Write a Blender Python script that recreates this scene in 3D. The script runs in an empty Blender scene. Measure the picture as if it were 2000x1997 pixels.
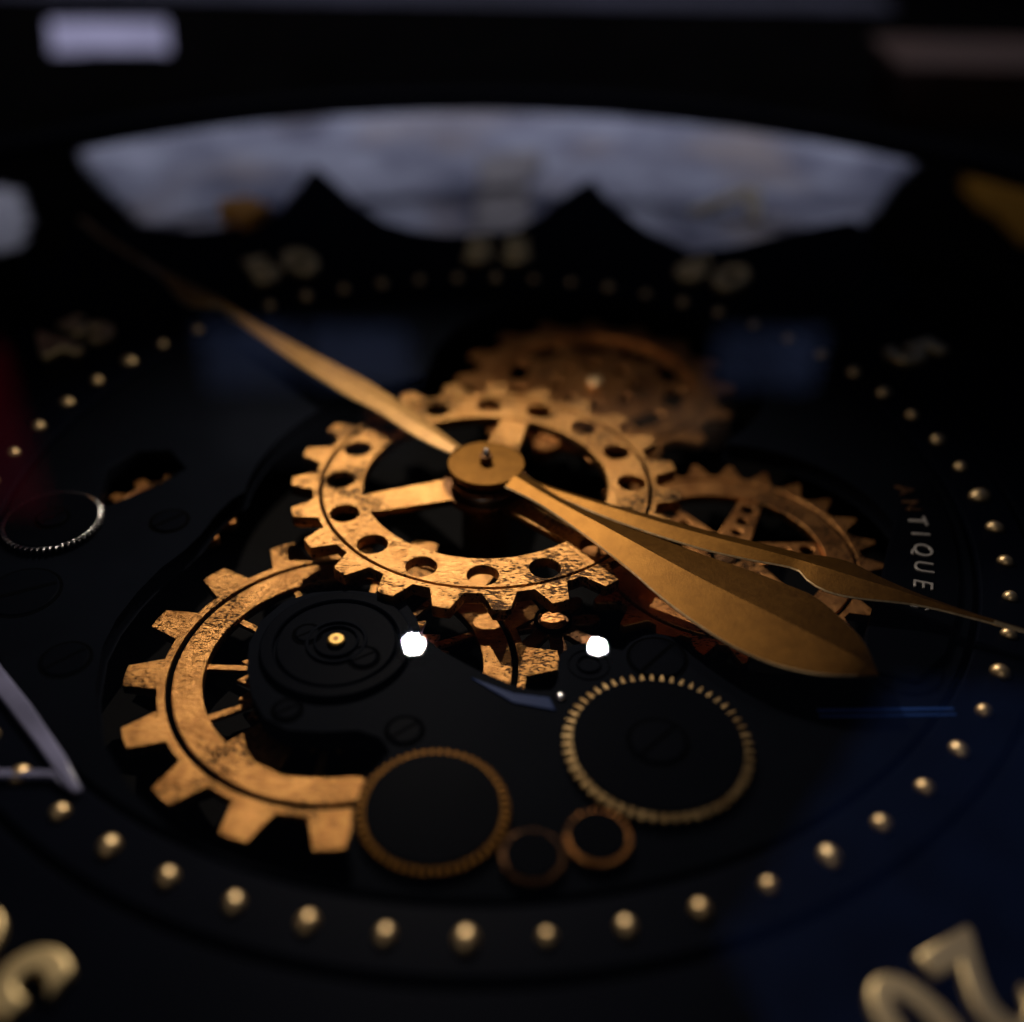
import bpy, math, random
from mathutils import Vector, Matrix

random.seed(7)
PI = math.pi
R_ = math.radians
scene = bpy.context.scene
COL = scene.collection

# ------------------------------------------------------------------ camera
cam_d = bpy.data.cameras.new("camera")
cam = bpy.data.objects.new("camera", cam_d)
COL.objects.link(cam)
CAM = Vector((0.053, -1.79442704, 1.28808605))
pit, roll = 0.641, 0.017
fw = Vector((0, math.cos(pit), -math.sin(pit)))
rt = Vector((1, 0, 0))
up = rt.cross(fw)
c, s = math.cos(roll), math.sin(roll)
rt2 = c * rt + s * up
up2 = -s * rt + c * up
M = Matrix((rt2, up2, -fw)).transposed().to_4x4()
M.translation = CAM
cam.matrix_world = M
cam_d.sensor_fit = 'HORIZONTAL'
cam_d.sensor_width = 36.0
cam_d.lens = 36.0 * 2.128 / 2.0
cam_d.clip_start = 0.05
cam_d.clip_end = 100
cam_d.dof.use_dof = True
cam_d.dof.focus_distance = 1.93
cam_d.dof.aperture_fstop = 0.45
scene.camera = cam

# ------------------------------------------------------------------ world (dim indoor air)
w = bpy.data.worlds.new("World")
scene.world = w
w.use_nodes = True
bg = w.node_tree.nodes['Background']
bg.inputs[0].default_value = (0.55, 0.65, 1.0, 1)
bg.inputs[1].default_value = 0.016

# ------------------------------------------------------------------ lamps
def look(o, target):
    d = Vector(target) - o.location
    o.rotation_euler = d.to_track_quat('-Z', 'Y').to_euler()

def spot(name, loc, target, power, size, blend, rad, colr):
    l = bpy.data.lights.new(name, 'SPOT')
    l.energy = power; l.spot_size = R_(size); l.spot_blend = blend
    l.shadow_soft_size = rad; l.color = colr
    o = bpy.data.objects.new(name, l); COL.objects.link(o)
    o.location = loc; look(o, target)
    return o

spot("spot_lamp", (-0.225, 0.501, 1.155), (-0.14, -0.10, 0), 112.0, 95, 1.0, 0.012, (1.0, 0.88, 0.74))
spot("spot_lamp", (0.308, 0.504, 1.155), (0.32, -0.55, 0), 13.5, 98, 0.9, 0.011, (1.0, 0.90, 0.80))
al = bpy.data.lights.new("cloth_fill_light", 'AREA')  # added overhead fill to brighten the pale cloth, no visible source
al.shape = 'RECTANGLE'; al.size = 7.0; al.size_y = 6.0
al.energy = 108; al.color = (0.80, 0.84, 1.0); al.spread = R_(30)
ao = bpy.data.objects.new("cloth_fill_light", al); COL.objects.link(ao)
ao.location = (-0.5, 6.0, 9.2); look(ao, (-0.5, 5.8, -0.2))
al2 = bpy.data.lights.new("shop_front_glow", 'AREA')
al2.shape = 'RECTANGLE'; al2.size = 2.0; al2.size_y = 1.0; al2.energy = 11; al2.color = (1.0, 0.90, 0.80)
ao2 = bpy.data.objects.new("shop_front_glow", al2); COL.objects.link(ao2)
ao2.location = (-1.2, -4.6, 3.4); look(ao2, (0, 0, 0))
scene.view_settings.view_transform = 'Standard'
scene.view_settings.look = 'None'
scene.view_settings.exposure = 0.0
scene.view_settings.gamma = 1.0
scene.cycles.use_denoising = True
scene.cycles.sample_clamp_indirect = 0
scene.cycles.max_bounces = 8
scene.cycles.transparent_max_bounces = 12

# ------------------------------------------------------------------ materials
def new_mat(name):
    m = bpy.data.materials.new(name); m.use_nodes = True
    nt = m.node_tree
    return m, nt, nt.nodes['Principled BSDF']

def N(nt, typ, **kw):
    n = nt.nodes.new(typ)
    for k, v in kw.items():
        if k in n.inputs: n.inputs[k].default_value = v
        else: setattr(n, k, v)
    return n

def metal(name, col, col2, rough=0.42, scale=30, pits=0.0, bump=0.3, grain=0.0, streak=(1, 1, 1), metallic=1.0):
    m, nt, b = new_mat(name)
    L = nt.links.new
    tc = N(nt, 'ShaderNodeTexCoord')
    geo = N(nt, 'ShaderNodeNewGeometry')
    mp = N(nt, 'ShaderNodeMapping'); mp.inputs['Scale'].default_value = streak
    L(geo.outputs['Position'], mp.inputs['Vector'])
    n1 = N(nt, 'ShaderNodeTexNoise', Scale=scale, Detail=8.0, Roughness=0.65)
    L(mp.outputs[0], n1.inputs['Vector'])
    n2 = N(nt, 'ShaderNodeTexNoise', Scale=scale * 0.25, Detail=3.0)
    L(geo.outputs['Position'], n2.inputs['Vector'])
    mix = N(nt, 'ShaderNodeMix', data_type='RGBA')
    add = N(nt, 'ShaderNodeMath', operation='MULTIPLY_ADD'); add.inputs[1].default_value = 0.5
    L(n1.outputs['Fac'], add.inputs[0])
    sc = N(nt, 'ShaderNodeMath', operation='MULTIPLY'); sc.inputs[1].default_value = 0.5
    L(n2.outputs['Fac'], sc.inputs[0]); L(sc.outputs[0], add.inputs[2])
    rg = N(nt, 'ShaderNodeMapRange'); rg.inputs['From Min'].default_value = 0.38; rg.inputs['From Max'].default_value = 0.62
    L(add.outputs[0], rg.inputs['Value'])
    mix.inputs['A'].default_value = (*col2, 1); mix.inputs['B'].default_value = (*col, 1)
    # RGBA sockets of the Mix node
    A = [i for i in mix.inputs if i.type == 'RGBA']
    A[0].default_value = (*col2, 1); A[1].default_value = (*col, 1)
    L(rg.outputs[0], mix.inputs[0])
    out = [o for o in mix.outputs if o.type == 'RGBA'][0]
    hgt = n1.outputs['Fac']
    if pits > 0:
        pm = N(nt, 'ShaderNodeMapping'); pm.inputs['Scale'].default_value = (1.0, 2.6, 1.0); pm.inputs['Rotation'].default_value = (0, 0, 0.5)
        L(geo.outputs['Position'], pm.inputs['Vector'])
        pn = N(nt, 'ShaderNodeTexNoise', Scale=100.0, Detail=3.0, Roughness=0.6)
        L(pm.outputs[0], pn.inputs['Vector'])
        pw = N(nt, 'ShaderNodeTexNoise', Scale=9.0, Detail=2.0)
        L(geo.outputs['Position'], pw.inputs['Vector'])
        sub = N(nt, 'ShaderNodeMath', operation='MULTIPLY_ADD'); sub.inputs[1].default_value = 0.75
        L(pw.outputs['Fac'], sub.inputs[0]); L(pn.outputs['Fac'], sub.inputs[2])
        pr = N(nt, 'ShaderNodeMapRange'); pr.inputs['From Min'].default_value = 0.985 - 0.1 * pits; pr.inputs['From Max'].default_value = 1.045 - 0.1 * pits
        L(sub.outputs[0], pr.inputs['Value'])
        mx = N(nt, 'ShaderNodeMix', data_type='RGBA')
        B = [i for i in mx.inputs if i.type == 'RGBA']
        L(pr.outputs[0], mx.inputs[0]); L(out, B[0]); B[1].default_value = (0.035, 0.018, 0.009, 1)
        out = [o for o in mx.outputs if o.type == 'RGBA'][0]
        inv = N(nt, 'ShaderNodeMath', operation='MULTIPLY_ADD'); inv.inputs[1].default_value = -0.9
        L(pr.outputs[0], inv.inputs[0]); L(n1.outputs['Fac'], inv.inputs[2])
        hgt = inv.outputs[0]
    L(out, b.inputs['Base Color'])
    b.inputs['Metallic'].default_value = metallic
    rr = N(nt, 'ShaderNodeMapRange'); rr.inputs['To Min'].default_value = rough - 0.08; rr.inputs['To Max'].default_value = rough + 0.1
    L(n1.outputs['Fac'], rr.inputs['Value']); L(rr.outputs[0], b.inputs['Roughness'])
    bp = N(nt, 'ShaderNodeBump'); bp.inputs['Strength'].default_value = bump; bp.inputs['Distance'].default_value = 0.009
    if grain > 0:
        gn = N(nt, 'ShaderNodeTexNoise', Scale=420.0, Detail=2.0)
        L(geo.outputs['Position'], gn.inputs['Vector'])
        ga = N(nt, 'ShaderNodeMath', operation='MULTIPLY_ADD'); ga.inputs[1].default_value = grain
        L(gn.outputs['Fac'], ga.inputs[0]); L(hgt, ga.inputs[2]); hgt = ga.outputs[0]
    L(hgt, bp.inputs['Height']); L(bp.outputs[0], b.inputs['Normal'])
    return m

def plain(name, col, rough=0.5, spec=0.5, metallic=0.0, emit=None, estr=0.0, vary=0.15, scale=8.0, bump=0.0):
    m, nt, b = new_mat(name)
    L = nt.links.new
    geo = N(nt, 'ShaderNodeNewGeometry')
    n1 = N(nt, 'ShaderNodeTexNoise', Scale=scale, Detail=5.0)
    L(geo.outputs['Position'], n1.inputs['Vector'])
    mx = N(nt, 'ShaderNodeMix', data_type='RGBA')
    A = [i for i in mx.inputs if i.type == 'RGBA']
    A[0].default_value = (*[max(0, v * (1 - vary)) for v in col], 1)
    A[1].default_value = (*[min(1, v * (1 + vary)) for v in col], 1)
    L(n1.outputs['Fac'], mx.inputs[0])
    L([o for o in mx.outputs if o.type == 'RGBA'][0], b.inputs['Base Color'])
    b.inputs['Roughness'].default_value = rough
    b.inputs['Specular IOR Level'].default_value = spec
    b.inputs['Metallic'].default_value = metallic
    if bump:
        bp = N(nt, 'ShaderNodeBump'); bp.inputs['Strength'].default_value = bump; bp.inputs['Distance'].default_value = 0.002
        n3 = N(nt, 'ShaderNodeTexNoise', Scale=300.0, Detail=2.0); L(geo.outputs['Position'], n3.inputs['Vector'])
        L(n3.outputs['Fac'], bp.inputs['Height']); L(bp.outputs[0], b.inputs['Normal'])
    if emit:
        b.inputs['Emission Color'].default_value = (*emit, 1)
        b.inputs['Emission Strength'].default_value = estr
    return m

BRASS = metal("aged_copper_brass", (0.48, 0.232, 0.072), (0.20, 0.088, 0.026), rough=0.31, scale=70, pits=0.33, bump=0.42, streak=(1, 2.2, 1))
BRASS_W = metal("worn_copper_brass", (0.58, 0.295, 0.095), (0.30, 0.138, 0.040), rough=0.33, scale=75, pits=0.47, bump=0.42, streak=(1, 2.0, 1))
BRASS_D = metal("dark_copper_brass", (0.55, 0.25, 0.078), (0.32, 0.125, 0.038), rough=0.38, scale=30, pits=0.15, bump=0.25)
BRONZE = metal("dark_bronze", (0.20, 0.10, 0.045), (0.12, 0.055, 0.025), rough=0.4, scale=40, pits=0.2, bump=0.3)
GOLD = metal("brushed_gold_paint", (0.128, 0.058, 0.012), (0.095, 0.042, 0.009), rough=0.48, scale=160, bump=0.10, grain=0.8)
GOLDP = metal("polished_gold", (0.95, 0.70, 0.38), (0.85, 0.58, 0.28), rough=0.42, scale=40, bump=0.1)
GOLDN = plain("gold_number_metal", (0.95, 0.70, 0.36), rough=0.50, spec=0.4, metallic=1.0, vary=0.12)
STEEL = metal("polished_steel", (0.7, 0.68, 0.66), (0.5, 0.48, 0.47), rough=0.22, scale=50, bump=0.1)
BLACK = plain("satin_black_plate", (0.0022, 0.0027, 0.0042), rough=0.5, spec=0.004, vary=0.25, bump=0.15)
BLACK2 = plain("black_bridge_plate", (0.0015, 0.0018, 0.0029), rough=0.45, spec=0.004, vary=0.25, bump=0.15)
VOID = plain("black_backplate", (0.0010, 0.0009, 0.0009), rough=0.8, spec=0.05)
SLOT = plain("black_recess", (0.001, 0.001, 0.001), rough=0.9, spec=0.0)
NAVY = plain("navy_black_dial", (0.0016, 0.0022, 0.0050), rough=0.5, spec=0.02, vary=0.25, bump=0.1)
BLUE = plain("painted_blue_sheen", (0.005, 0.014, 0.055), rough=0.5, spec=0.05)  # blue reflection on the bridge edge, painted as base colour

# ------------------------------------------------------------------ geometry helpers
def curve_mesh(name, loops, z0, z1, bevel=0.0):
    cu = bpy.data.curves.new(name, 'CURVE')
    cu.dimensions = '2D'; cu.fill_mode = 'BOTH'
    h = (z1 - z0) / 2
    b = min(bevel, h * 0.9)
    cu.extrude = h - b; cu.bevel_depth = b; cu.offset = -b; cu.bevel_resolution = 1
    for lp in loops:
        sp = cu.splines.new('POLY'); sp.points.add(len(lp) - 1); sp.use_cyclic_u = True
        for i, p in enumerate(lp): sp.points[i].co = (p[0], p[1], 0, 1)
    o = bpy.data.objects.new(name, cu)
    me = bpy.data.meshes.new_from_object(o)
    me.transform(Matrix.Translation((0, 0, (z0 + z1) / 2)))
    bpy.data.objects.remove(o); bpy.data.curves.remove(cu)
    me.name = name
    return me

def link(name, me, mat=None, parent=None, loc=(0, 0, 0), rz=0.0):
    if mat is not None:
        me.materials.append(mat)
    o = bpy.data.objects.new(name, me); COL.objects.link(o)
    o.location = loc; o.rotation_euler = (0, 0, rz)
    if parent is not None: o.parent = parent
    return o

def thing(name, label, cat, loc=(0, 0, 0), group=None):
    o = bpy.data.objects.new(name, None); COL.objects.link(o)
    o.empty_display_size = 0.05
    o.location = loc; o['label'] = label; o['category'] = cat
    if group: o['group'] = group
    return o

def tag(o, label, cat, group=None):
    o['label'] = label; o['category'] = cat
    if group: o['group'] = group
    return o

def circle(r, n=96, cx=0.0, cy=0.0, a0=0.0):
    return [(cx + r * math.cos(a0 + 2 * PI * i / n), cy + r * math.sin(a0 + 2 * PI * i / n)) for i in range(n)]

def plate(name, loops, z0, z1, mat, parent=None, loc=(0, 0, 0), bevel=0.0015, rz=0.0):
    return link(name, curve_mesh(name, loops, z0, z1, bevel), mat, parent, loc, rz)

def ring(name, r1, r0, z0, z1, mat, parent=None, loc=(0, 0, 0), bevel=0.0015, n=128):
    return plate(name, [circle(r1, n), circle(r0, n)], z0, z1, mat, parent, loc, bevel)

def disc(name, r, z0, z1, mat, parent=None, loc=(0, 0, 0), bevel=0.0015, n=96):
    return plate(name, [circle(r, n)], z0, z1, mat, parent, loc, bevel)

def gear_loop(n, tip, root, a0, wb=0.62, wt=0.30, jit=0.0):
    """toothed outline: wb / wt are the tooth widths at base and tip as fractions of the pitch"""
    pts = []; p = 2 * PI / n
    for k in range(n):
        a = a0 + k * p
        j = random.uniform(-jit, jit)
        for f, r in ((-wb / 2, root), (-wt / 2, tip + j), (0, tip + j + 0.0012), (wt / 2, tip + j), (wb / 2, root)):
            pts.append((r * math.cos(a + f * p), r * math.sin(a + f * p)))
        for f in (0.25, 0.5, 0.75):
            aa = a + p * (wb / 2 + (1 - wb) * f)
            pts.append((root * math.cos(aa), root * math.sin(aa)))
    return pts

def spoke_loop(a, r0, r1, w0, w1, n=6):
    """spoke between radii, half widths w0 (inner) and w1 (outer), ends on arcs"""
    u = (math.cos(a), math.sin(a)); v = (-u[1], u[0]); pts = []
    for i in range(n + 1):
        t = w1 * (1 - 2 * i / n); d = math.sqrt(r1 * r1 - t * t)
        pts.append((u[0] * d - v[0] * t, u[1] * d - v[1] * t))
    for i in range(n + 1):
        t = -w0 * (1 - 2 * i / n); d = math.sqrt(r0 * r0 - t * t)
        pts.append((u[0] * d - v[0] * t, u[1] * d - v[1] * t))
    return pts

def dome_mesh(name, r, h, seg=16, rings=5):
    vs = []; fs = []
    for i in range(rings):
        t = i / rings * PI / 2
        for k in range(seg):
            a = 2 * PI * k / seg
            vs.append((r * math.cos(t) * math.cos(a), r * math.cos(t) * math.sin(a), h * math.sin(t)))
    vs.append((0, 0, h))
    for i in range(rings - 1):
        for k in range(seg):
            fs.append((i * seg + k, i * seg + (k + 1) % seg, (i + 1) * seg + (k + 1) % seg, (i + 1) * seg + k))
    for k in range(seg): fs.append(((rings - 1) * seg + k, (rings - 1) * seg + (k + 1) % seg, len(vs) - 1))
    fs.append(tuple(range(seg))[::-1])
    me = bpy.data.meshes.new(name); me.from_pydata(vs, [], fs)
    me.polygons.foreach_set('use_smooth', [True] * len(me.polygons))
    return me

# ------------------------------------------------------------------ table, back wall, shop windows seen in the glass
def box_mesh(name, x0, x1, y0, y1, z0, z1):
    v = [(x, y, z) for z in (z0, z1) for y in (y0, y1) for x in (x0, x1)]
    f = [(0, 2, 3, 1), (4, 5, 7, 6), (0, 1, 5, 4), (2, 6, 7, 3), (0, 4, 6, 2), (1, 3, 7, 5)]
    me = bpy.data.meshes.new(name); me.from_pydata(v, [], f); return me

TABLE = plain("dark_wood_table", (0.0016, 0.0014, 0.0014), rough=0.7, spec=0.0, vary=0.6, scale=3.0)
t_ = link('table_top', box_mesh('table_top', -8, 8, -4, 6.9, -0.33, -0.25), TABLE); t_['kind'] = 'structure'
WALLM = plain("dark_shop_wall", (0.004, 0.004, 0.005), rough=0.9, spec=0.05)
w_ = link('wall', box_mesh('wall', -9, 9, 7.06, 7.2, -3, 6.2), WALLM); w_['kind'] = 'structure'

def window_m(name, col, st):
    m, nt, b = new_mat(name)
    L = nt.links.new
    geo = N(nt, 'ShaderNodeNewGeometry')
    n1 = N(nt, 'ShaderNodeTexNoise', Scale=2.2, Detail=2.0); L(geo.outputs['Position'], n1.inputs['Vector'])
    r = N(nt, 'ShaderNodeMapRange'); r.inputs['From Min'].default_value = 0.3; r.inputs['From Max'].default_value = 0.7
    r.inputs['To Min'].default_value = st * 0.6; r.inputs['To Max'].default_value = st * 1.2
    L(n1.outputs['Fac'], r.inputs['Value']); L(r.outputs[0], b.inputs['Emission Strength'])
    b.inputs['Base Color'].default_value = (0.02, 0.02, 0.03, 1)
    b.inputs['Emission Color'].default_value = (*col, 1)
    return m
WINP = window_m("dusk_blue_window_glass", (0.26, 0.36, 0.80), 0.24)
WINF = plain("dark_window_frame", (0.02, 0.02, 0.022))
REDP = window_m("backlit_red_sign_sheet", (0.75, 0.02, 0.07), 0.2)
def window(x0, x1, z0, z1, label, mat, name='shop_window_or_glow_pane', cat='window', group='shop windows and added glowing panes mirrored in the glass'):
    t = thing(name, label, cat, ((x0 + x1) / 2, 7.05, z0), group)
    wd, h = (x1 - x0) / 2, z1 - z0
    link('pane', box_mesh('pane', -wd, wd, -0.03, -0.01, 0, h), mat, t)
    for a in ((-wd - .06, -wd, 0, h), (wd, wd + .06, 0, h), (-wd - .06, wd + .06, h, h + .06), (-wd - .06, wd + .06, -.06, 0)):
        link('frame', box_mesh('frame', a[0], a[1], -0.05, 0.0, a[2], a[3]), WINF, t)
    return t
window(-2.80, -1.93, 3.50, 4.15, "dusk blue window pane mirrored left of the gold arrow hand", WINP)
window(-1.81, -0.90, 3.49, 4.10, "dusk blue window pane mirrored between arrow hand and rear gear", WINP)
window(1.88, 2.82, 3.46, 4.05, "dusk blue window pane mirrored right of the rear gear", WINP)
WARMP = window_m("warm_haze_glow", (0.85, 0.52, 0.34), 0.27)
GREYP = window_m("grey_haze_glow", (0.42, 0.44, 0.55), 0.07)
window(0.55, 2.0, 4.22, 4.60, "added low warm glowing pane mirrored as faint haze over the rear copper gear", WARMP)  # glowing pane added for the warm haze in the glass
window(-2.75, -0.9, 4.35, 4.95, "added dim grey glowing pane mirrored faintly left of the central gear", GREYP)  # glowing pane added to enrich the reflections in the glass
window(-5.6, -4.62, 3.75, 5.65, "glowing red sign panel mirrored over the left knurled wheel", REDP, 'sign_panel', 'sign', None)

SHEENP = window_m("dim_blue_sheen_glow", (0.10, 0.19, 0.60), 0.34)  # added glowing panel, shaped for the blue sheen in the glass
k_ = 9.38 / 8.88
o = link('sheen_panel', curve_mesh('sheen_panel', [[(x * k_, y * k_) for x, y in [(2.2, 4.5), (2.75, 3.2), (6.8, 3.2), (8.0, 8.0), (5.0, 8.2)]]], 9.5, 9.55, 0), SHEENP)
tag(o, "unseen dim blue panel added to mirror a sheen in the glass at the lower right", "light panel")

# ------------------------------------------------------------------ things lying round the clock, far out of focus
def grid_sheet(name, poly, z, amp, mat, seedv, step=0.035, thick=0.004):
    """cloth / paper: a wavy sheet filled inside a polygon, with thickness"""
    from mathutils import noise
    xs = [p[0] for p in poly]; ys = [p[1] for p in poly]
    def inside(x, y):
        r = False; n = len(poly)
        for i in range(n):
            x1, y1 = poly[i]; x2, y2 = poly[(i + 1) % n]
            if (y1 > y) != (y2 > y) and x < (x2 - x1) * (y - y1) / (y2 - y1) + x1: r = not r
        return r
    nx = int((max(xs) - min(xs)) / step) + 1; ny = int((max(ys) - min(ys)) / step) + 1
    idx = {}; vs = []; fs = []
    def vid(i, j):
        if (i, j) not in idx:
            x = min(xs) + i * step; y = min(ys) + j * step
            hz = noise.noise(Vector((x * 1.6 + seedv, y * 1.6, seedv))) * amp + noise.noise(Vector((x * 4 + seedv, y * 4, 2))) * amp * 0.4
            idx[(i, j)] = len(vs); vs.append((x, y, z + hz + amp))
        return idx[(i, j)]
    for i in range(nx):
        for j in range(ny):
            if inside(min(xs) + (i + .5) * step, min(ys) + (j + .5) * step):
                fs.append((vid(i, j), vid(i + 1, j), vid(i + 1, j + 1), vid(i, j + 1)))
    n0 = len(vs)
    vs += [(v[0], v[1], v[2] - thick) for v in vs]
    edges = {}
    for f in fs:
        for a, b in zip(f, f[1:] + f[:1]):
            edges[(a, b)] = 1
    side = [(b, a, a + n0, b + n0) for (a, b) in edges if (b, a) not in edges]
    fs2 = fs + [tuple(i + n0 for i in f[::-1]) for f in fs] + side
    me = bpy.data.meshes.new(name); me.from_pydata(vs, [], fs2)
    me.polygons.foreach_set('use_smooth', [True] * len(me.polygons))
    return link(name, me, mat)

def mottled(name, ca, cb, cc, scale=2.6):
    m, nt, b = new_mat(name); L = nt.links.new
    geo = N(nt, 'ShaderNodeNewGeometry')
    n1 = N(nt, 'ShaderNodeTexNoise', Scale=scale, Detail=6.0, Roughness=0.6); L(geo.outputs['Position'], n1.inputs['Vector'])
    n2 = N(nt, 'ShaderNodeTexNoise', Scale=scale * 0.8, Detail=2.0); n2.noise_dimensions = '4D'; n2.inputs['W'].default_value = 5.0; L(geo.outputs['Position'], n2.inputs['Vector'])
    r1 = N(nt, 'ShaderNodeValToRGB'); r1.color_ramp.elements[0].position = 0.34; r1.color_ramp.elements[1].position = 0.66
    r1.color_ramp.elements[0].color = (*ca, 1); r1.color_ramp.elements[1].color = (*cb, 1); L(n1.outputs['Fac'], r1.inputs[0])
    r2 = N(nt, 'ShaderNodeMapRange'); r2.inputs['From Min'].default_value = 0.52; r2.inputs['From Max'].default_value = 0.72; L(n2.outputs['Fac'], r2.inputs['Value'])
    mx = N(nt, 'ShaderNodeMix', data_type='RGBA'); A = [i for i in mx.inputs if i.type == 'RGBA']
    L(r2.outputs[0], mx.inputs[0]); L(r1.outputs[0], A[0]); A[1].default_value = (*cc, 1)
    L([o for o in mx.outputs if o.type == 'RGBA'][0], b.inputs['Base Color']); b.inputs['Roughness'].default_value = 0.9; b.inputs['Specular IOR Level'].default_value = 0.1
    return m
CLOTHM = mottled("pale_grey_blue_cloth", (0.13, 0.13, 0.19), (0.60, 0.60, 0.72), (0.50, 0.42, 0.40))
o = grid_sheet('cloth', [(-1.87, 2.95), (-1.655, 2.489), (-1.41, 2.116), (-1.2, 1.8), (-1.0, 1.3), (1.0, 1.3), (1.25, 1.9), (1.52, 2.41)] + [(0.03 + 2.93 * math.cos(R_(q)), 0.62 + 2.93 * math.sin(R_(q))) for q in range(52, 131, 3)], -0.24, 0.015, CLOTHM, 3.1)
tag(o, "crumpled pale grey-blue cloth lying on the table behind the dial", "cloth")
STRIPM = plain("cream_paper", (0.40, 0.36, 0.36), rough=0.9, spec=0.1, vary=0.5)
o = grid_sheet('paper_strip', [(-0.10, 1.5), (0.10, 1.5), (0.13, 2.65), (-0.08, 2.6)], -0.205, 0.012, STRIPM, 1.0, step=0.05)
tag(o, "cream paper strip lying on the pale cloth between the two dial points", "paper")
WIREM = plain("cream_gold_wire", (0.95, 0.76, 0.56), rough=0.6)
o = link('bent_strip', curve_mesh('bent_strip', [[(0.585, 1.50), (0.80, 1.70), (0.845, 1.68), (0.80, 1.42), (0.765, 1.43), (0.785, 1.615), (0.61, 1.475)]], 0.003, 0.02, 0.003), WIREM)
tag(o, "blurred cream-gold strip bent like a seven, on the far right of the dial", "metal strip")
o = link('brass_tab', curve_mesh('brass_tab', [[(-0.86, 1.42), (-0.78, 1.47), (-0.70, 1.40), (-0.735, 1.33), (-0.765, 1.30), (-0.79, 1.345), (-0.82, 1.31)]], 0.003, 0.05, 0.004), plain("amber_brass_paint", (0.75, 0.33, 0.06), rough=0.5))
tag(o, "small amber brass tab on the far left of the dial by number 50", "metal tab")
YELM = plain("mustard_paper", (0.15, 0.065, 0.004), rough=0.8, spec=0.1)
o = grid_sheet('paper_sheet', [(1.95, 2.72), (1.80, 2.42), (1.84, 1.9), (2.0, 1.62), (2.45, 1.75), (2.3, 2.3)], -0.24, 0.01, YELM, 8.0)
tag(o, "mustard yellow paper sheet at the right edge beyond the dial", "paper")
PALE = plain("pale_card", (0.75, 0.72, 0.78), rough=0.8, spec=0.2)
o = grid_sheet('paper_sheet', [(-2.3, 2.35), (-1.82, 2.2), (-1.66, 1.85), (-1.64, 1.68), (-2.0, 1.5), (-2.3, 1.6)], -0.24, 0.01, PALE, 5.0)
tag(o, "pale lilac paper sheet at the left edge beyond the dial", "paper")
# blurred card, its glow added where no lamp reaches, and box far behind
t = thing('glowing_card', "small lilac-white card with added glow on the dark table, top left", "card", (-2.12, 4.28, -0.25))
CARDM = window_m('card_glow_lilac', (0.62, 0.60, 0.95), 0.42)
me = box_mesh('card_panel', -0.30, 0.30, -0.012, 0.012, 0, 0.155); o = link('card_panel', me, CARDM, t); o.rotation_euler = (R_(-25), 0, R_(5))
me = box_mesh('stand', -0.28, 0.28, -0.02, 0.12, 0.0, 0.012); link('stand', me, WINF, t)
BROWNM = plain("brown_leather", (0.034, 0.011, 0.004), rough=0.7, vary=0.6, scale=3)
t = thing('brown_box', "dim brown wooden box standing behind the clock rim, top right", "box", (2.5, 3.5, -0.25))
link('box_body', box_mesh('box_body', -0.72, 0.8, -0.2, 0.3, 0, 0.20), BROWNM, t)
link('lid', box_mesh('lid', -0.75, 0.83, -0.23, 0.33, 0.202, 0.25), BROWNM, t)
o = link('runner_cloth', box_mesh('runner_cloth', -3.4, 2.4, 5.55, 6.0, -0.249, -0.235), plain('dim_lilac_cloth', (0.022, 0.020, 0.034), rough=0.9, vary=0.9, scale=1.5))
tag(o, "pale lilac strip of cloth lying along the far edge of the table", "cloth")

# ------------------------------------------------------------------ clock case: rim, glass
t = thing('clock_case', "black round clock case with a raised rim around the dial", "clock case", (0, 0, -0.25))
RIMM = plain("black_rim_paint", (0.006, 0.006, 0.009), rough=0.7, spec=0.05)
ring('rim', 2.295, 2.222, 0.33, 0.405, RIMM, t, bevel=0.02, n=200)
for dg in (-30, -10, 15, 40, 140, 165, 190, 215, 240, 270, 300):
    a = R_(dg); u = (math.cos(a), math.sin(a))
    plate('strut', [[(u[0] * r_ - u[1] * q, u[1] * r_ + u[0] * q) for r_, q in ((2.235, -.03), (2.285, -.03), (2.285, .03), (2.235, .03))]], 0.0, 0.332, RIMM, t)
m, nt, b = new_mat("clear_glass_cover")
nt.nodes.remove(b)
tr = N(nt, 'ShaderNodeBsdfTransparent'); gl = N(nt, 'ShaderNodeBsdfGlossy'); gl.inputs['Roughness'].default_value = 0.0
fr = N(nt, 'ShaderNodeFresnel'); fr.inputs['IOR'].default_value = 1.45
mx = N(nt, 'ShaderNodeMixShader'); L = nt.links.new
ge = N(nt, 'ShaderNodeNewGeometry'); fm = N(nt, 'ShaderNodeMath', operation='MULTIPLY'); ib = N(nt, 'ShaderNodeMath', operation='SUBTRACT'); ib.inputs[0].default_value = 1.0
L(ge.outputs['Backfacing'], ib.inputs[1]); L(fr.outputs[0], fm.inputs[0]); L(ib.outputs[0], fm.inputs[1])
L(fm.outputs[0], mx.inputs[0]); L(tr.outputs[0], mx.inputs[1]); L(gl.outputs[0], mx.inputs[2])
L(mx.outputs[0], nt.nodes['Material Output'].inputs[0])
GLASS = m
glass = disc('glass_cover', 2.205, 0.1165, 0.122, GLASS, None, bevel=0.0, n=200)
tag(glass, "clear round glass cover over the whole dial, mirroring lamps and windows", "glass cover")

# ------------------------------------------------------------------ dial
dial = thing('clock_dial', "black skeleton dial with gold minute beads and gold numbers around openings", "clock dial", (0, 0, -0.18))
DZ = 0.18
disc('backplate', 1.30, 0.0, 0.02, VOID, dial)

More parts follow.
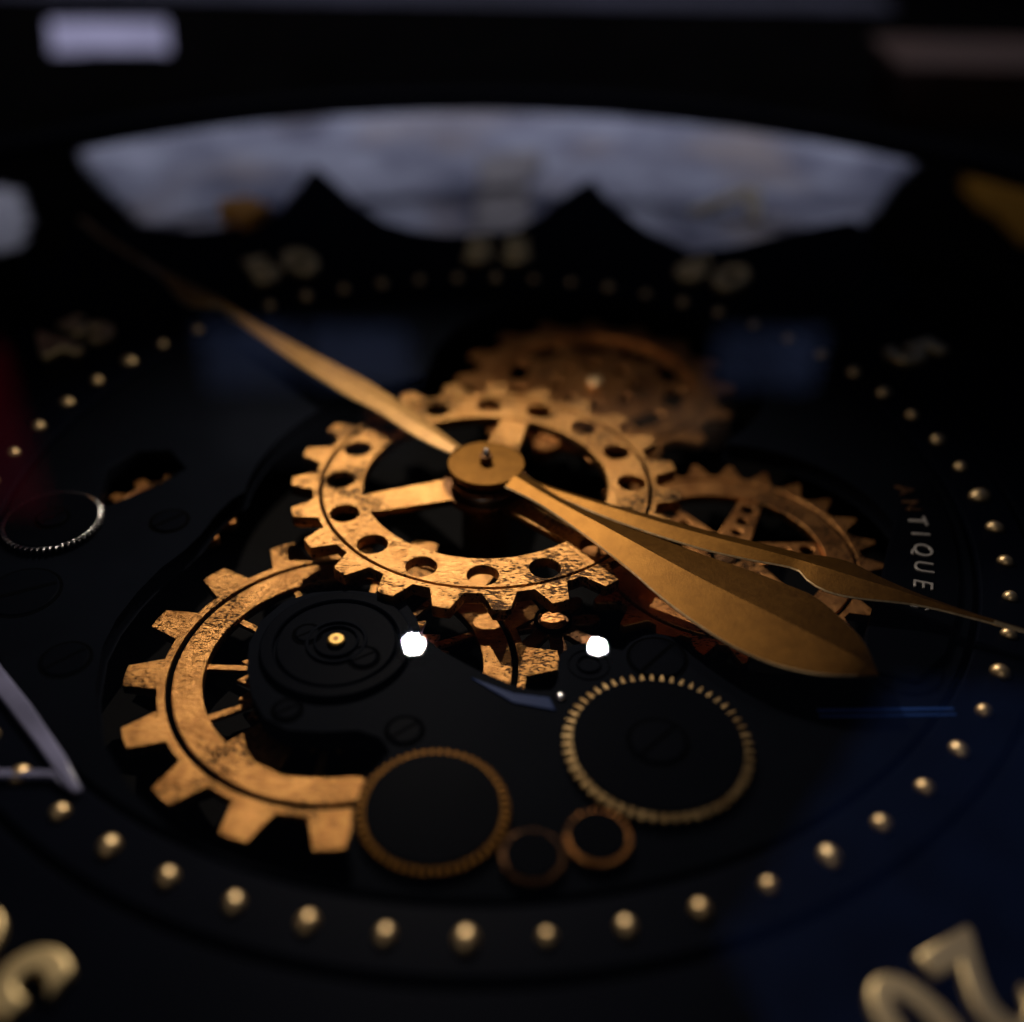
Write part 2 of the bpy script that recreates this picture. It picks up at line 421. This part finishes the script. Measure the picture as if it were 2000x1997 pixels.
H1 = [(-0.152, -0.928), (-0.223, -0.915), (-0.325, -0.891), (-0.423, -0.838), (-0.506, -0.763), (-0.578, -0.667), (-0.619, -0.559), (-0.636, -0.467), (-0.633, -0.399), (-0.617, -0.328), (-0.593, -0.26), (-0.563, -0.207), (-0.544, -0.159), (-0.53, -0.097), (-0.510, -0.044)]
H2 = [(0.552, -0.495), (0.532, -0.507), (0.463, -0.513), (0.399, -0.489), (0.372, -0.462), (0.352, -0.437), (0.33, -0.424), (0.307, -0.418), (0.285, -0.423), (0.262, -0.439), (0.245, -0.462), (0.217, -0.452), (0.187, -0.444), (0.160, -0.450), (0.142, -0.470), (0.136, -0.50), (0.140, -0.530), (0.124, -0.556), (0.095, -0.558), (0.065, -0.549), (-0.002, -0.513), (-0.063, -0.469), (-0.10, -0.43), (-0.115, -0.385), (-0.135, -0.349), (-0.182, -0.325), (-0.24, -0.318), (-0.30, -0.326), (-0.345, -0.35), (-0.376, -0.401), (-0.384, -0.455), (-0.375, -0.52), (-0.355, -0.575), (-0.328, -0.618), (-0.29, -0.642), (-0.235, -0.645), (-0.18, -0.64), (-0.142, -0.655), (-0.122, -0.685), (-0.135, -0.712), (-0.155, -0.742), (-0.166, -0.80), (-0.163, -0.86), (-0.150, -0.91)]
C2, C4, C3 = (0, 0, .490), (.25, .50, .405), (.475, -.14, .335)
def in_c(x, y, c): return math.hypot(x - c[0], y - c[1]) < c[2] - 1e-4
arc = []
for dg in range(182, 100, -3):
    p = (C2[2] * math.cos(R_(dg)), C2[2] * math.sin(R_(dg)))
    if not in_c(*p, C4): arc.append(p)
for dg in range(215, -75, -3):
    p = (C4[0] + C4[2] * math.cos(R_(dg)), C4[1] + C4[2] * math.sin(R_(dg)))
    if not in_c(*p, C2) and not in_c(*p, C3): arc.append(p)
for dg in range(60, -45, -3):
    p = (C2[2] * math.cos(R_(dg)), C2[2] * math.sin(R_(dg)))
    if not in_c(*p, C4) and not in_c(*p, C3): arc.append(p)
for dg in range(130, -72, -3):
    p = (C3[0] + C3[2] * math.cos(R_(dg)), C3[1] + C3[2] * math.sin(R_(dg)))
    if not in_c(*p, C2) and not in_c(*p, C4): arc.append(p)
hole = H1 + arc + H2
G5H = [(-0.772, -0.051), (-0.785, 0.056), (-0.74, 0.125), (-0.674, 0.127), (-0.625, 0.062), (-0.671, -0.003), (-0.712, -0.04), (-0.749, -0.072)]
plate('main_plate', [circle(0.940, 200), hole, G5H], DZ - 0.040, DZ, BLACK, dial, bevel=0.004)
ring('minute_track', 1.052, 0.950, DZ - 0.03, DZ + 0.002, NAVY, dial, bevel=0.004, n=240)
# outer star plate: valleys at the numbers, points between them
sp = []
def outl(a):
    pts = [(40, 1.50), (47, 1.62), (51, 1.80), (53.6, 1.86), (56, 1.72), (60.8, 1.46), (65, 1.34), (72, 1.45), (76, 1.58), (78.6, 1.70), (80.5, 1.85), (82.5, 1.70), (85, 1.50), (88, 1.36), (93, 1.32), (97.6, 1.33), (101, 1.37), (104, 1.45), (106.4, 1.62), (108.8, 2.02), (111, 1.84), (115, 1.62), (120, 1.57), (125, 1.60), (129, 1.75), (134, 1.85), (140, 1.60)]
    if 40 <= a <= 140:
        for (a0, r0), (a1, r1) in zip(pts, pts[1:]):
            if a0 <= a <= a1: return r0 + (r1 - r0) * (a - a0) / (a1 - a0)
    f = ((a - 80) % 30) / 30; f = min(f, 1 - f) * 2
    return 1.36 + 0.44 * max(0, 1 - f * 2.2)
for i in range(0, 720):
    a = i * 0.5; r = outl(a); sp.append((r * math.cos(R_(a)), r * math.sin(R_(a))))
plate('star_plate', [sp, circle(1.064, 240)], DZ - 0.035, DZ - 0.002, NAVY, dial, bevel=0.004)
ring('groove_ring', 1.08, 0.925, DZ - 0.06, DZ - 0.041, SLOT, dial, bevel=0, n=200)

# minute beads
bead = dome_mesh('minute_bead', 0.015, 0.015); bead.materials.append(GOLDP)
bead5 = dome_mesh('minute_bead', 0.018, 0.018); bead5.materials.append(GOLDP)
for k in range(60):
    a = -17.82 - 6 * k
    o = link('minute_bead', bead5 if k % 5 == 2 else bead, None, dial, (math.cos(R_(a)), math.sin(R_(a)), DZ + 0.0015), R_(a))
    sc = random.uniform(0.9, 1.06); o.scale = (sc * random.uniform(0.95, 1.25), sc * 0.95, sc)
    o.rotation_euler = (0, 0, R_(a + random.uniform(-20, 20)))

# numbers (gold, raised), tops outwards
def text_mesh(name, body, size, ext, off, bev, shear=0):
    cu = bpy.data.curves.new(name, 'FONT'); cu.body = body; cu.size = size
    cu.extrude = ext; cu.offset = off; cu.bevel_depth = bev; cu.bevel_resolution = 2
    cu.align_x = 'CENTER'; cu.resolution_u = 8
    o = bpy.data.objects.new(name, cu); me = bpy.data.meshes.new_from_object(o)
    bpy.data.objects.remove(o); me.name = name
    return me
def number(txt, deg, r0):
    a = R_(deg)
    t = bpy.data.objects.new('number', None); COL.objects.link(t); t.parent = dial
    t.location = (r0 * math.cos(a), r0 * math.sin(a), DZ + 0.009); t.rotation_euler = (0, 0, a - PI / 2)
    for i, ch in enumerate(txt):
        x = (i - (len(txt) - 1) / 2) * 0.110
        me = text_mesh('digit', ch, 0.245, 0.004, 0.003, 0.006)
        d = link('digit', me, GOLDN, t, (x, 0, 0)); d.scale = (0.73, 0.84, 1)
for txt, deg, r0 in (("20", 299.0, 1.176), ("30", 240.8, 1.156), ("5", 30, 1.13), ("60", 60, 1.13), ("55", 90, 1.10), ("50", 120, 1.13), ("45", 150, 1.13)):
    number(txt, deg, r0)

# slotted screws
def screw(parent, x, y, r, z, ang, dark=BLACK2):
    s_ = link('screw', curve_mesh('screw', [circle(r + 0.006, 48), circle(r, 48)], z - 0.006, z + 0.0005, 0.0), SLOT, parent, (x, y, 0))
    link('screw_head', curve_mesh('screw_head', [circle(r, 48)], -0.006, 0.003, 0.0022), dark, s_, (0, 0, z))
    w2 = r * 0.075
    link('slot', curve_mesh('slot', [[(-r * .93, -w2), (r * .93, -w2), (r * .93, w2), (-r * .93, w2)]], 0.0026, 0.0036, 0), SLOT, s_, (0, 0, z), ang)
for x, y, r, ang in ((-.611, -.12, .033, .75), (-.815, -.335, .062, .45), (-.683, -.501, .038, .75), (.301, -.475, .046, .85), (.71, -.486, .062, .85), (-.108, -.644, .026, .7)):
    screw(dial, x, y, r, DZ, ang)
ring('pivot_ring', 0.021, 0.017, DZ, DZ + 0.004, BLACK2, dial, (0.185, -0.492, 0), n=48)
ring('pivot_ring', 0.036, 0.032, DZ, DZ + 0.002, BLACK2, dial, (0.185, -0.492, 0), n=48)
LETM = plain('silver_letter_paint', (0.32, 0.29, 0.26), rough=0.35, spec=0.6, metallic=0.3)
# raised lettered strap at the right
ST = [(0.640, -0.50), (0.66, -0.42), (0.700, -0.33), (0.735, -0.25), (0.775, -0.15), (0.810, -0.07), (0.845, -0.01), (0.90, 0.045), (0.945, 0.065), (0.938, 0.0), (0.945, -0.10), (0.93, -0.2), (0.90, -0.29), (0.86, -0.38), (0.80, -0.47), (0.72, -0.53)]
ST = [(x * min(1, .915 / math.hypot(x, y)), y * min(1, .915 / math.hypot(x, y))) for x, y in ST]
plate('lettered_strap', [ST], DZ + 0.0005, DZ + 0.012, BLACK2, dial, bevel=0.005)
for k, (ch, a) in enumerate((("A", 0.3), ("N", -3.2), ("T", -6.6), ("I", -9.5), ("Q", -12.9), ("U", -16.4), ("E", -19.9), ("S", -24.0))):
    me = text_mesh('letter', ch, 0.050, 0.0016, -0.0006, 0.0006)
    r0 = 0.832
    link('letter', me, LETM if k > 1 else BRONZE, dial, (r0 * math.cos(R_(a)), r0 * math.sin(R_(a)), DZ + 0.0135), R_(a) - PI / 2 + 0.06)
BLUE2 = plain('painted_blue_glint', (0.02, 0.06, 0.24), rough=0.4, spec=0.1)
# stepped edges and chamfer, their blue glints painted into the colour
plate('plate_step', [[(0.545, -0.585), (0.765, -0.577), (0.765, -0.582), (0.545, -0.590)]], DZ, DZ + 0.003, BLUE2, dial, bevel=0.001)
plate('plate_step', [[(0.545, -0.598), (0.765, -0.590), (0.765, -0.594), (0.545, -0.602)]], DZ, DZ + 0.003, BLUE2, dial, bevel=0.001)
plate('bridge_chamfer', [[(-0.01, -0.528), (0.06, -0.562), (0.118, -0.570), (0.128, -0.598), (0.06, -0.583)]], DZ, DZ + 0.003, BLUE, dial, bevel=0.0015)
link('steel_tip', dome_mesh('steel_tip', 0.009, 0.008), STEEL, dial, (0.137, -0.568, DZ))

# ------------------------------------------------------------------ barrel bridge over the lower left gear
BC = (-0.239, -0.458)
br = thing('barrel_bridge', "black round bearing bridge with two screws and a gold pivot over the large gear", "bridge", (BC[0], BC[1], 0.001))
ring('outer_step', 0.128, 0.105, 0, 0.010, BLACK2, br, bevel=0.003)
disc('bearing_plate', 0.101, 0, 0.008, BLACK2, br, bevel=0.003)
ring('inner_step', 0.052, 0.046, 0.008, 0.0125, BLACK, br, bevel=0.0015)
ring('inner_step', 0.038, 0.034, 0.008, 0.0135, BLACK, br, bevel=0.0015)
screw(br, -0.052, 0.018, 0.020, 0.0085, .6)
screw(br, 0.050, -0.036, 0.022, 0.0085, .6)
screw(br, -0.058, -0.148, 0.020, 0.0, .6)
GOLDM = metal('brass_pivot', (0.42, 0.27, 0.08), (0.30, 0.18, 0.05), rough=0.45, scale=90, bump=0.3)
disc('gold_pivot', 0.0155, 0.009, 0.017, GOLDM, br, bevel=0.004)
disc('pivot_dimple', 0.005, 0.017, 0.0176, BRONZE, br, bevel=0)

# ------------------------------------------------------------------ gears
def obj_z(z): return z
# G1: large lower left gear
g1 = thing('copper_gear', "largest copper gear with blunt square teeth, lower left, thin spokes", "gear", (-0.23, -0.458, -0.07))
random.seed(3)
plate('toothed_rim', [gear_loop(16, .371, .313, R_(184.2), .60, .33, .001), circle(.2985, 160)], 0, 0.020, BRASS, g1, bevel=0.0014)
ring('groove', .304, .282, 0, 0.012, SLOT, g1, bevel=0)
ring('inner_band', .288, .238, 0.001, 0.0205, BRASS, g1, bevel=0.0014)
for k in range(12):
    a = R_(120 + 29.4 * k)
    if k == 4: plate('wide_arm', [spoke_loop(a, .10, .2385, .02, .055)], 0.002, 0.012, BRASS, g1)
    else: plate('thin_spoke', [spoke_loop(a, .155, .2385, .006, .0065)], 0.002, 0.011, BRASS, g1, bevel=0.001)
plate('ratchet', [gear_loop(25, .182, .158, R_(160), .85, .05), circle(.10, 60)], 0.004, 0.013, BRASS, g1, bevel=0.001)
disc('arbor', .03, -0.09, 0.05, BRONZE, g1)

# G2: central gear
g2 = thing('copper_gear', "central copper gear with sixteen round holes beneath the hand hub", "gear", (0, 0, 0.0))
plate('toothed_rim', [gear_loop(23, .389, .345, R_(197.4), .66, .30, .001), circle(.3335, 180)], 0.0, 0.025, BRASS_W, g2, bevel=0.0012)
ring('groove', .337, .322, -0.001, 0.013, SLOT, g2, bevel=0)
plate('hole_band', [circle(.3265, 180), circle(.246, 160)] + [circle(.0285, 40, .2935 * math.cos(R_(22.5 * k + .5)), .2935 * math.sin(R_(22.5 * k + .5))) for k in range(16)], 0.001, 0.0235, BRASS_W, g2, bevel=0.0012)
for a in (198, 77, 317):
    plate('spoke', [spoke_loop(R_(a), .085, .2465, .036, .030)], 0.003, 0.019, BRASS_W, g2)
ring('hub_ring', .088, .05, 0.002, 0.017, BRONZE, g2)

# G3: right gear
g3 = thing('copper_gear', "pointed-tooth copper gear with three-holed spokes, right, under the minute hand", "gear", (0.475, -0.125, -0.07))
plate('toothed_rim', [gear_loop(25, .305, .264, R_(80.1), .74, .14), circle(.2530, 160)], 0, 0.020, BRASS_D, g3, bevel=0.0014)
ring('groove', .257, .240, 0, 0.013, SLOT, g3, bevel=0)
ring('inner_band', .246, .192, 0.001, 0.0205, BRASS_D, g3)
for k in range(6):
    a = R_(66 + 60 * k)
    sl = spoke_loop(a, .052, .1925, .034, .024)
    hs = [circle(rr, 24, d * math.cos(a), d * math.sin(a)) for d, rr in ((.163, .0145), (.118, .0125), (.078, .011))]
    plate('spoke', [sl] + hs, 0.002, 0.015, BRASS_D, g3)
ring('hub_ring', .058, .033, 0.0, 0.0165, BRASS_D, g3)
disc('arbor', .02, -0.09, 0.01, BRONZE, g3)

# G4: rear gear
g4 = thing('copper_gear', "blurred copper gear with a pierced centre disc, behind the central gear", "gear", (0.25, 0.525, -0.07))
plate('toothed_rim', [gear_loop(16, .338, .296, R_(88), .60, .22), circle(.232, 160)], 0, 0.020, BRASS_D, g4)
ring('raised_ring', .275, .238, 0.0195, 0.026, BRASS_D, g4)
hl = []
for k in range(10):
    a0 = R_(36 * k + 6)
    pts = [(.218 * math.cos(a0 + R_(25) * i / 5), .218 * math.sin(a0 + R_(25) * i / 5)) for i in range(6)] + [(.170 * math.cos(a0 + R_(25) * (5 - i) / 5), .170 * math.sin(a0 + R_(25) * (5 - i) / 5)) for i in range(6)]
    hl.append(pts)
hl += [circle(.017, 20, .095 * math.cos(R_(45 * k)), .095 * math.sin(R_(45 * k))) for k in range(8)]
plate('centre_disc', [circle(.2325, 120)] + hl, 0.002, 0.017, BRASS_D, g4)
disc('gold_pivot', .018, 0.018, 0.032, GOLDP, g4, bevel=.004)

# G5: gear glimpsed through the left opening
g5 = thing('copper_gear', "small slice of copper gear showing in the left plate opening", "gear", (-0.645, -0.030, -0.066))
plate('toothed_rim', [gear_loop(13, .142, .116, R_(130), .6, .3), circle(.085, 90)], 0, 0.02, BRASS_D, g5)
ring('step_ring', .106, .102, 0.0198, 0.026, BRONZE, g5)

# petal pinion
pp = thing('petal_pinion', "small dark bronze pinion with rounded petal teeth below the central gear", "pinion", (0.131, -0.328, -0.07))
lp = []
for k in range(8):
    a = R_(8 + 45 * k)
    for f, r in ((-.5, .034), (-.36, .045), (-.30, .062), (-.24, .075), (-.12, .084), (0, .087), (.12, .084), (.24, .075), (.30, .062), (.36, .045)):
        lp.append((r * math.cos(a + f * PI / 4), r * math.sin(a + f * PI / 4)))
plate('petals', [lp], 0, 0.014, BRONZE, pp)
ring('collar', .034, .029, 0.014, 0.024, SLOT, pp, bevel=.001)
disc('pivot', .024, 0.012, 0.019, BRASS_D, pp)

# knurled wheels
TOOTH = metal('pale_gold_teeth', (0.26, 0.175, 0.08), (0.11, 0.065, 0.025), rough=0.42, scale=60, bump=0.2)
def knurled(name, label, x, y, R, n, depth, z=0.0, gold=TOOTH, scr=True, h=0.016):
    t = thing(name, label, "knurled wheel", (x, y, z), "knurled winding wheels on the black plates")
    plate('toothed_rim', [gear_loop(n, R, R - depth, 0.03, .52, .26)], h - 0.009, h, gold, t, bevel=0.001)
    disc('wheel_body', R - depth + 0.0012, 0.0, h - 0.002, BLACK2, t, bevel=0.0)
    disc('wheel_face', R - depth - 0.0008, h + 0.0002, h + 0.003, BLACK2, t, bevel=0.0025)
    if scr:
        screw(t, 0, 0, R * .29, h + 0.0032, .8)
    return t
knurled('knurled_wheel', "black knurled wheel with gold teeth, right of the barrel arm, largest", .281, -.674, .1455, 54, .014)
knurled('knurled_wheel', "black knurled wheel with thin gold teeth overlapping the large lower gear", -.0525, -.802, .1095, 54, .010, gold=GOLD, scr=False)
knurled('knurled_wheel', "black knurled wheel with silvery teeth at the left edge, below red glow", -.826, -.142, .0935, 52, .0075, gold=STEEL)
knurled('knurled_wheel', "tiny brown-gold rimmed wheel below the largest knurled wheel", .181, -.845, .0475, 30, .006, gold=BRASS_D, scr=False)
knurled('knurled_wheel', "faint tiny dark wheel between the two lower knurled wheels", .089, -.878, .0445, 30, .005, gold=BRONZE, scr=False)

# ------------------------------------------------------------------ hub and hands
def hand_mesh(name, U, Lw, tip, z, ridge, th, base=None):
    """two facets meeting at a raised ridge, with a rim of real thickness"""
    n = len(U); vs = []; fs = []
    U, Lw = stations(U, Lw, z); n = len(U)
    mid = [((u[0] + l[0]) / 2, (u[1] + l[1]) / 2) for u, l in zip(U, Lw)]
    for _ in range(30): mid = [mid[0]] + [((p[0] + q[0] + r[0]) / 3, (p[1] + q[1] + r[1]) / 3) for p, q, r in zip(mid, mid[1:], mid[2:])] + [mid[-1]]
    K = 7
    for u, m_, l in zip(U, mid, Lw):
        wd = math.hypot(u[0] - l[0], u[1] - l[1]); c_ = min(0.0022, wd * 0.2) / max(wd, 1e-6)
        ui = (u[0] + (l[0] - u[0]) * c_, u[1] + (l[1] - u[1]) * c_); li = (l[0] + (u[0] - l[0]) * c_, l[1] + (u[1] - l[1]) * c_)
        vs += [(ui[0], ui[1], z), (m_[0], m_[1], z + min(ridge, wd * 0.16)), (li[0], li[1], z), (l[0], l[1], z - 0.0018), (l[0], l[1], z - th), (u[0], u[1], z - th), (u[0], u[1], z - 0.0018)]
    for i in range(n - 1):
        a, b = i * K, (i + 1) * K
        for j in range(K):
            k = (j + 1) % K
            fs.append((a + j, a + k, b + k, b + j))
    fs.append(tuple(range(K))[::-1])
    a = (n - 1) * K
    if tip:
        ti = len(vs); vs.append((tip[0], tip[1], z - 0.001)); vs.append((tip[0], tip[1], z - th))
        fs += [(a, a + 1, ti), (a + 1, a + 2, ti), (a + 2, a + 3, ti), (a + 3, a + 4, ti + 1, ti), (a + 4, a + 5, ti + 1), (a + 5, a + 6, ti, ti + 1), (a + 6, a, ti)]
    else: fs.append(tuple(range(a, a + K)))
    me = bpy.data.meshes.new(name); me.from_pydata(vs, [], fs)
    import bmesh
    bm = bmesh.new(); bm.from_mesh(me); bmesh.ops.recalc_face_normals(bm, faces=bm.faces)
    for e in bm.edges:
        i0, i1 = sorted(v.index for v in e.verts)
        if i1 - i0 == K or i1 >= n * K or i1 < K or i0 >= (n - 1) * K: e.smooth = False
    for f in bm.faces: f.smooth = True; f.material_index = 0 if f.normal.z > 0.9 or (f.normal.z > 0.3 and any(v.index >= n * K for v in f.verts)) else 1
    bm.to_mesh(me); bm.free()
    return me
ARROWM = metal('aged_gold_arrow', (0.34, 0.180, 0.048), (0.24, 0.120, 0.030), rough=0.5, scale=120, bump=0.1, metallic=0.55)
GOLD_EDGE = metal('polished_gold_edge', (0.85, 0.62, 0.34), (0.7, 0.5, 0.26), rough=0.35, scale=80, bump=0.1)
def stations(U, Lw, z, n=60):
    """resample both edges at the same places along the hand's own axis"""
    a = Vector(((U[0][0] + Lw[0][0]) / 2, (U[0][1] + Lw[0][1]) / 2)); b = Vector(((U[-1][0] + Lw[-1][0]) / 2, (U[-1][1] + Lw[-1][1]) / 2))
    d = (b - a).normalized(); v = Vector((-d.y, d.x))
    def prof(P):
        q = sorted(((Vector(p) - a).dot(d), (Vector(p) - a).dot(v)) for p in P)
        def f(t):
            if t <= q[0][0]: return q[0][1]
            for (t0, o0), (t1, o1) in zip(q, q[1:]):
                if t <= t1: return o0 + (o1 - o0) * (t - t0) / max(1e-6, t1 - t0)
            return q[-1][1]
        return f, q[0][0], q[-1][0]
    fu, u0, u1 = prof(U); fl, l0, l1 = prof(Lw)
    t0, t1 = max(u0, l0), min(u1, l1)
    A, B = [], []
    for i in range(n + 1):
        t = t0 + (t1 - t0) * i / n
        A.append(tuple(a + d * t + v * fu(t))); B.append(tuple(a + d * t + v * fl(t)))
    return A, B
def smooth_pts(P, n=5):
    out = []
    for i in range(len(P) - 1):
        p0 = P[max(i - 1, 0)]; p1 = P[i]; p2 = P[i + 1]; p3 = P[min(i + 2, len(P) - 1)]
        for k in range(n):
            t = k / n
            out.append(tuple(0.5 * (2 * p1[d] + (p2[d] - p0[d]) * t + (2 * p0[d] - 5 * p1[d] + 4 * p2[d] - p3[d]) * t * t + (3 * p1[d] - p0[d] - 3 * p2[d] + p3[d]) * t ** 3) for d in (0, 1)))
    out.append(P[-1]); return out

HU = [(0.077, -0.026), (0.151, -0.107), (0.252, -0.183), (0.317, -0.221), (0.411, -0.278), (0.472, -0.311), (0.531, -0.348), (0.578, -0.383), (0.612, -0.443), (0.631, -0.488), (0.635, -0.534)]
HL = [(0.037, -0.071), (0.101, -0.123), (0.176, -0.208), (0.254, -0.308), (0.307, -0.386), (0.357, -0.449), (0.41, -0.503), (0.461, -0.54), (0.514, -0.561), (0.557, -0.569), (0.601, -0.569)]
MU = [(0.07, -0.014), (0.152, -0.063), (0.292, -0.126), (0.426, -0.186), (0.535, -0.227), (0.585, -0.248), (0.624, -0.253), (0.668, -0.272), (0.705, -0.307), (0.767, -0.355), (0.842, -0.4), (0.916, -0.437), (1.05, -0.510)]
ML = [(0.062, -0.045), (0.132, -0.082), (0.246, -0.159), (0.385, -0.234), (0.481, -0.269), (0.560, -0.293), (0.576, -0.326), (0.606, -0.355), (0.657, -0.371), (0.75, -0.385), (0.836, -0.417), (0.911, -0.449), (1.047, -0.517)]
SU = [(-0.050, 0.053), (-0.120, 0.142), (-0.222, 0.260), (-0.292, 0.332), (-0.436, 0.460), (-0.574, 0.587), (-0.67, 0.687), (-0.714, 0.737), (-0.861, 0.861), (-1.07, 1.065), (-1.197, 1.219)]
SL = [(-0.067, 0.025), (-0.147, 0.088), (-0.243, 0.190), (-0.318, 0.255), (-0.465, 0.410), (-0.591, 0.553), (-0.684, 0.657), (-0.77, 0.677), (-0.882, 0.847), (-1.081, 1.051), (-1.21, 1.208)]
hh = thing('clock_hand', "broad leaf-shaped gold hour hand with its round hub plate", "clock hand", (0, 0, 0.062))
link('blade', hand_mesh('blade', smooth_pts(HU), smooth_pts(HL), (0.636, -0.566), 0.0, 0.011, 0.0035), GOLD, hh).data.materials.append(GOLD_EDGE)
disc('hub_plate', .0766, -0.003, 0.006, GOLD, hh, bevel=.0015)
mh = thing('clock_hand', "long slim gold minute hand with a spade bulge running off the right edge", "clock hand", (0, 0, 0.050))
link('blade', hand_mesh('blade', smooth_pts(MU, 4), smooth_pts(ML, 4), None, 0.0, 0.008, 0.003), GOLD, mh).data.materials.append(GOLD_EDGE)
disc('hub_plate', .068, -0.003, 0.004, GOLD, mh, bevel=.0015)
sh = thing('clock_hand', "long gold arrow-tipped hand pointing to the upper left, blurred at its tip", "clock hand", (0, 0, 0.074))
link('blade', hand_mesh('blade', smooth_pts(SU, 4), smooth_pts(SL, 4), None, -0.004, 0.006, 0.003), ARROWM, sh).data.materials.append(GOLD_EDGE)
disc('hub_plate', .072, -0.0178, -0.0162, GOLD, sh, bevel=.0005)
hub = thing('hand_arbor', "stacked bronze centre post with a bright steel tip under the hands", "arbor", (0, 0, -0.16))
disc('post', .050, 0.0, 0.190, BRONZE, hub)
ring('collar', .070, .049, 0.186, 0.196, BRONZE, hub, bevel=.002)
ring('collar', .064, .049, 0.174, 0.183, STEEL, hub, bevel=.002)
disc('pin', .0125, 0.19, 0.247, BRONZE, hub, bevel=.002)
link('tip', dome_mesh('tip', .0085, .014), STEEL, hub, (0, 0, .247))

# glass glare at lower left, put into the shape and colour of pale strips
GLAREM = plain("pale_lilac_glare", (0.15, 0.15, 0.24), rough=0.3, spec=0.6, vary=0.9, scale=9)
t = thing('glare_strips', "pale lilac strips shaped as glass glare at the lower left edge", "glare", (0, 0, 0.006))
plate('long_strip', [[(-0.842, -0.447), (-0.775, -0.531), (-0.695, -0.614), (-0.608, -0.715), (-0.563, -0.776), (-0.572, -0.783), (-0.585, -0.775), (-0.613, -0.744), (-0.665, -0.688), (-0.712, -0.640), (-0.770, -0.580), (-0.86, -0.485)]], 0, 0.008, GLAREM, t, bevel=.003)
plate('cross_strip', [[(-0.588, -0.774), (-0.613, -0.756), (-0.71, -0.758), (-0.86, -0.745), (-0.86, -0.732), (-0.716, -0.743), (-0.617, -0.743)]], 0.0, 0.0088, GLAREM, t, bevel=.003)
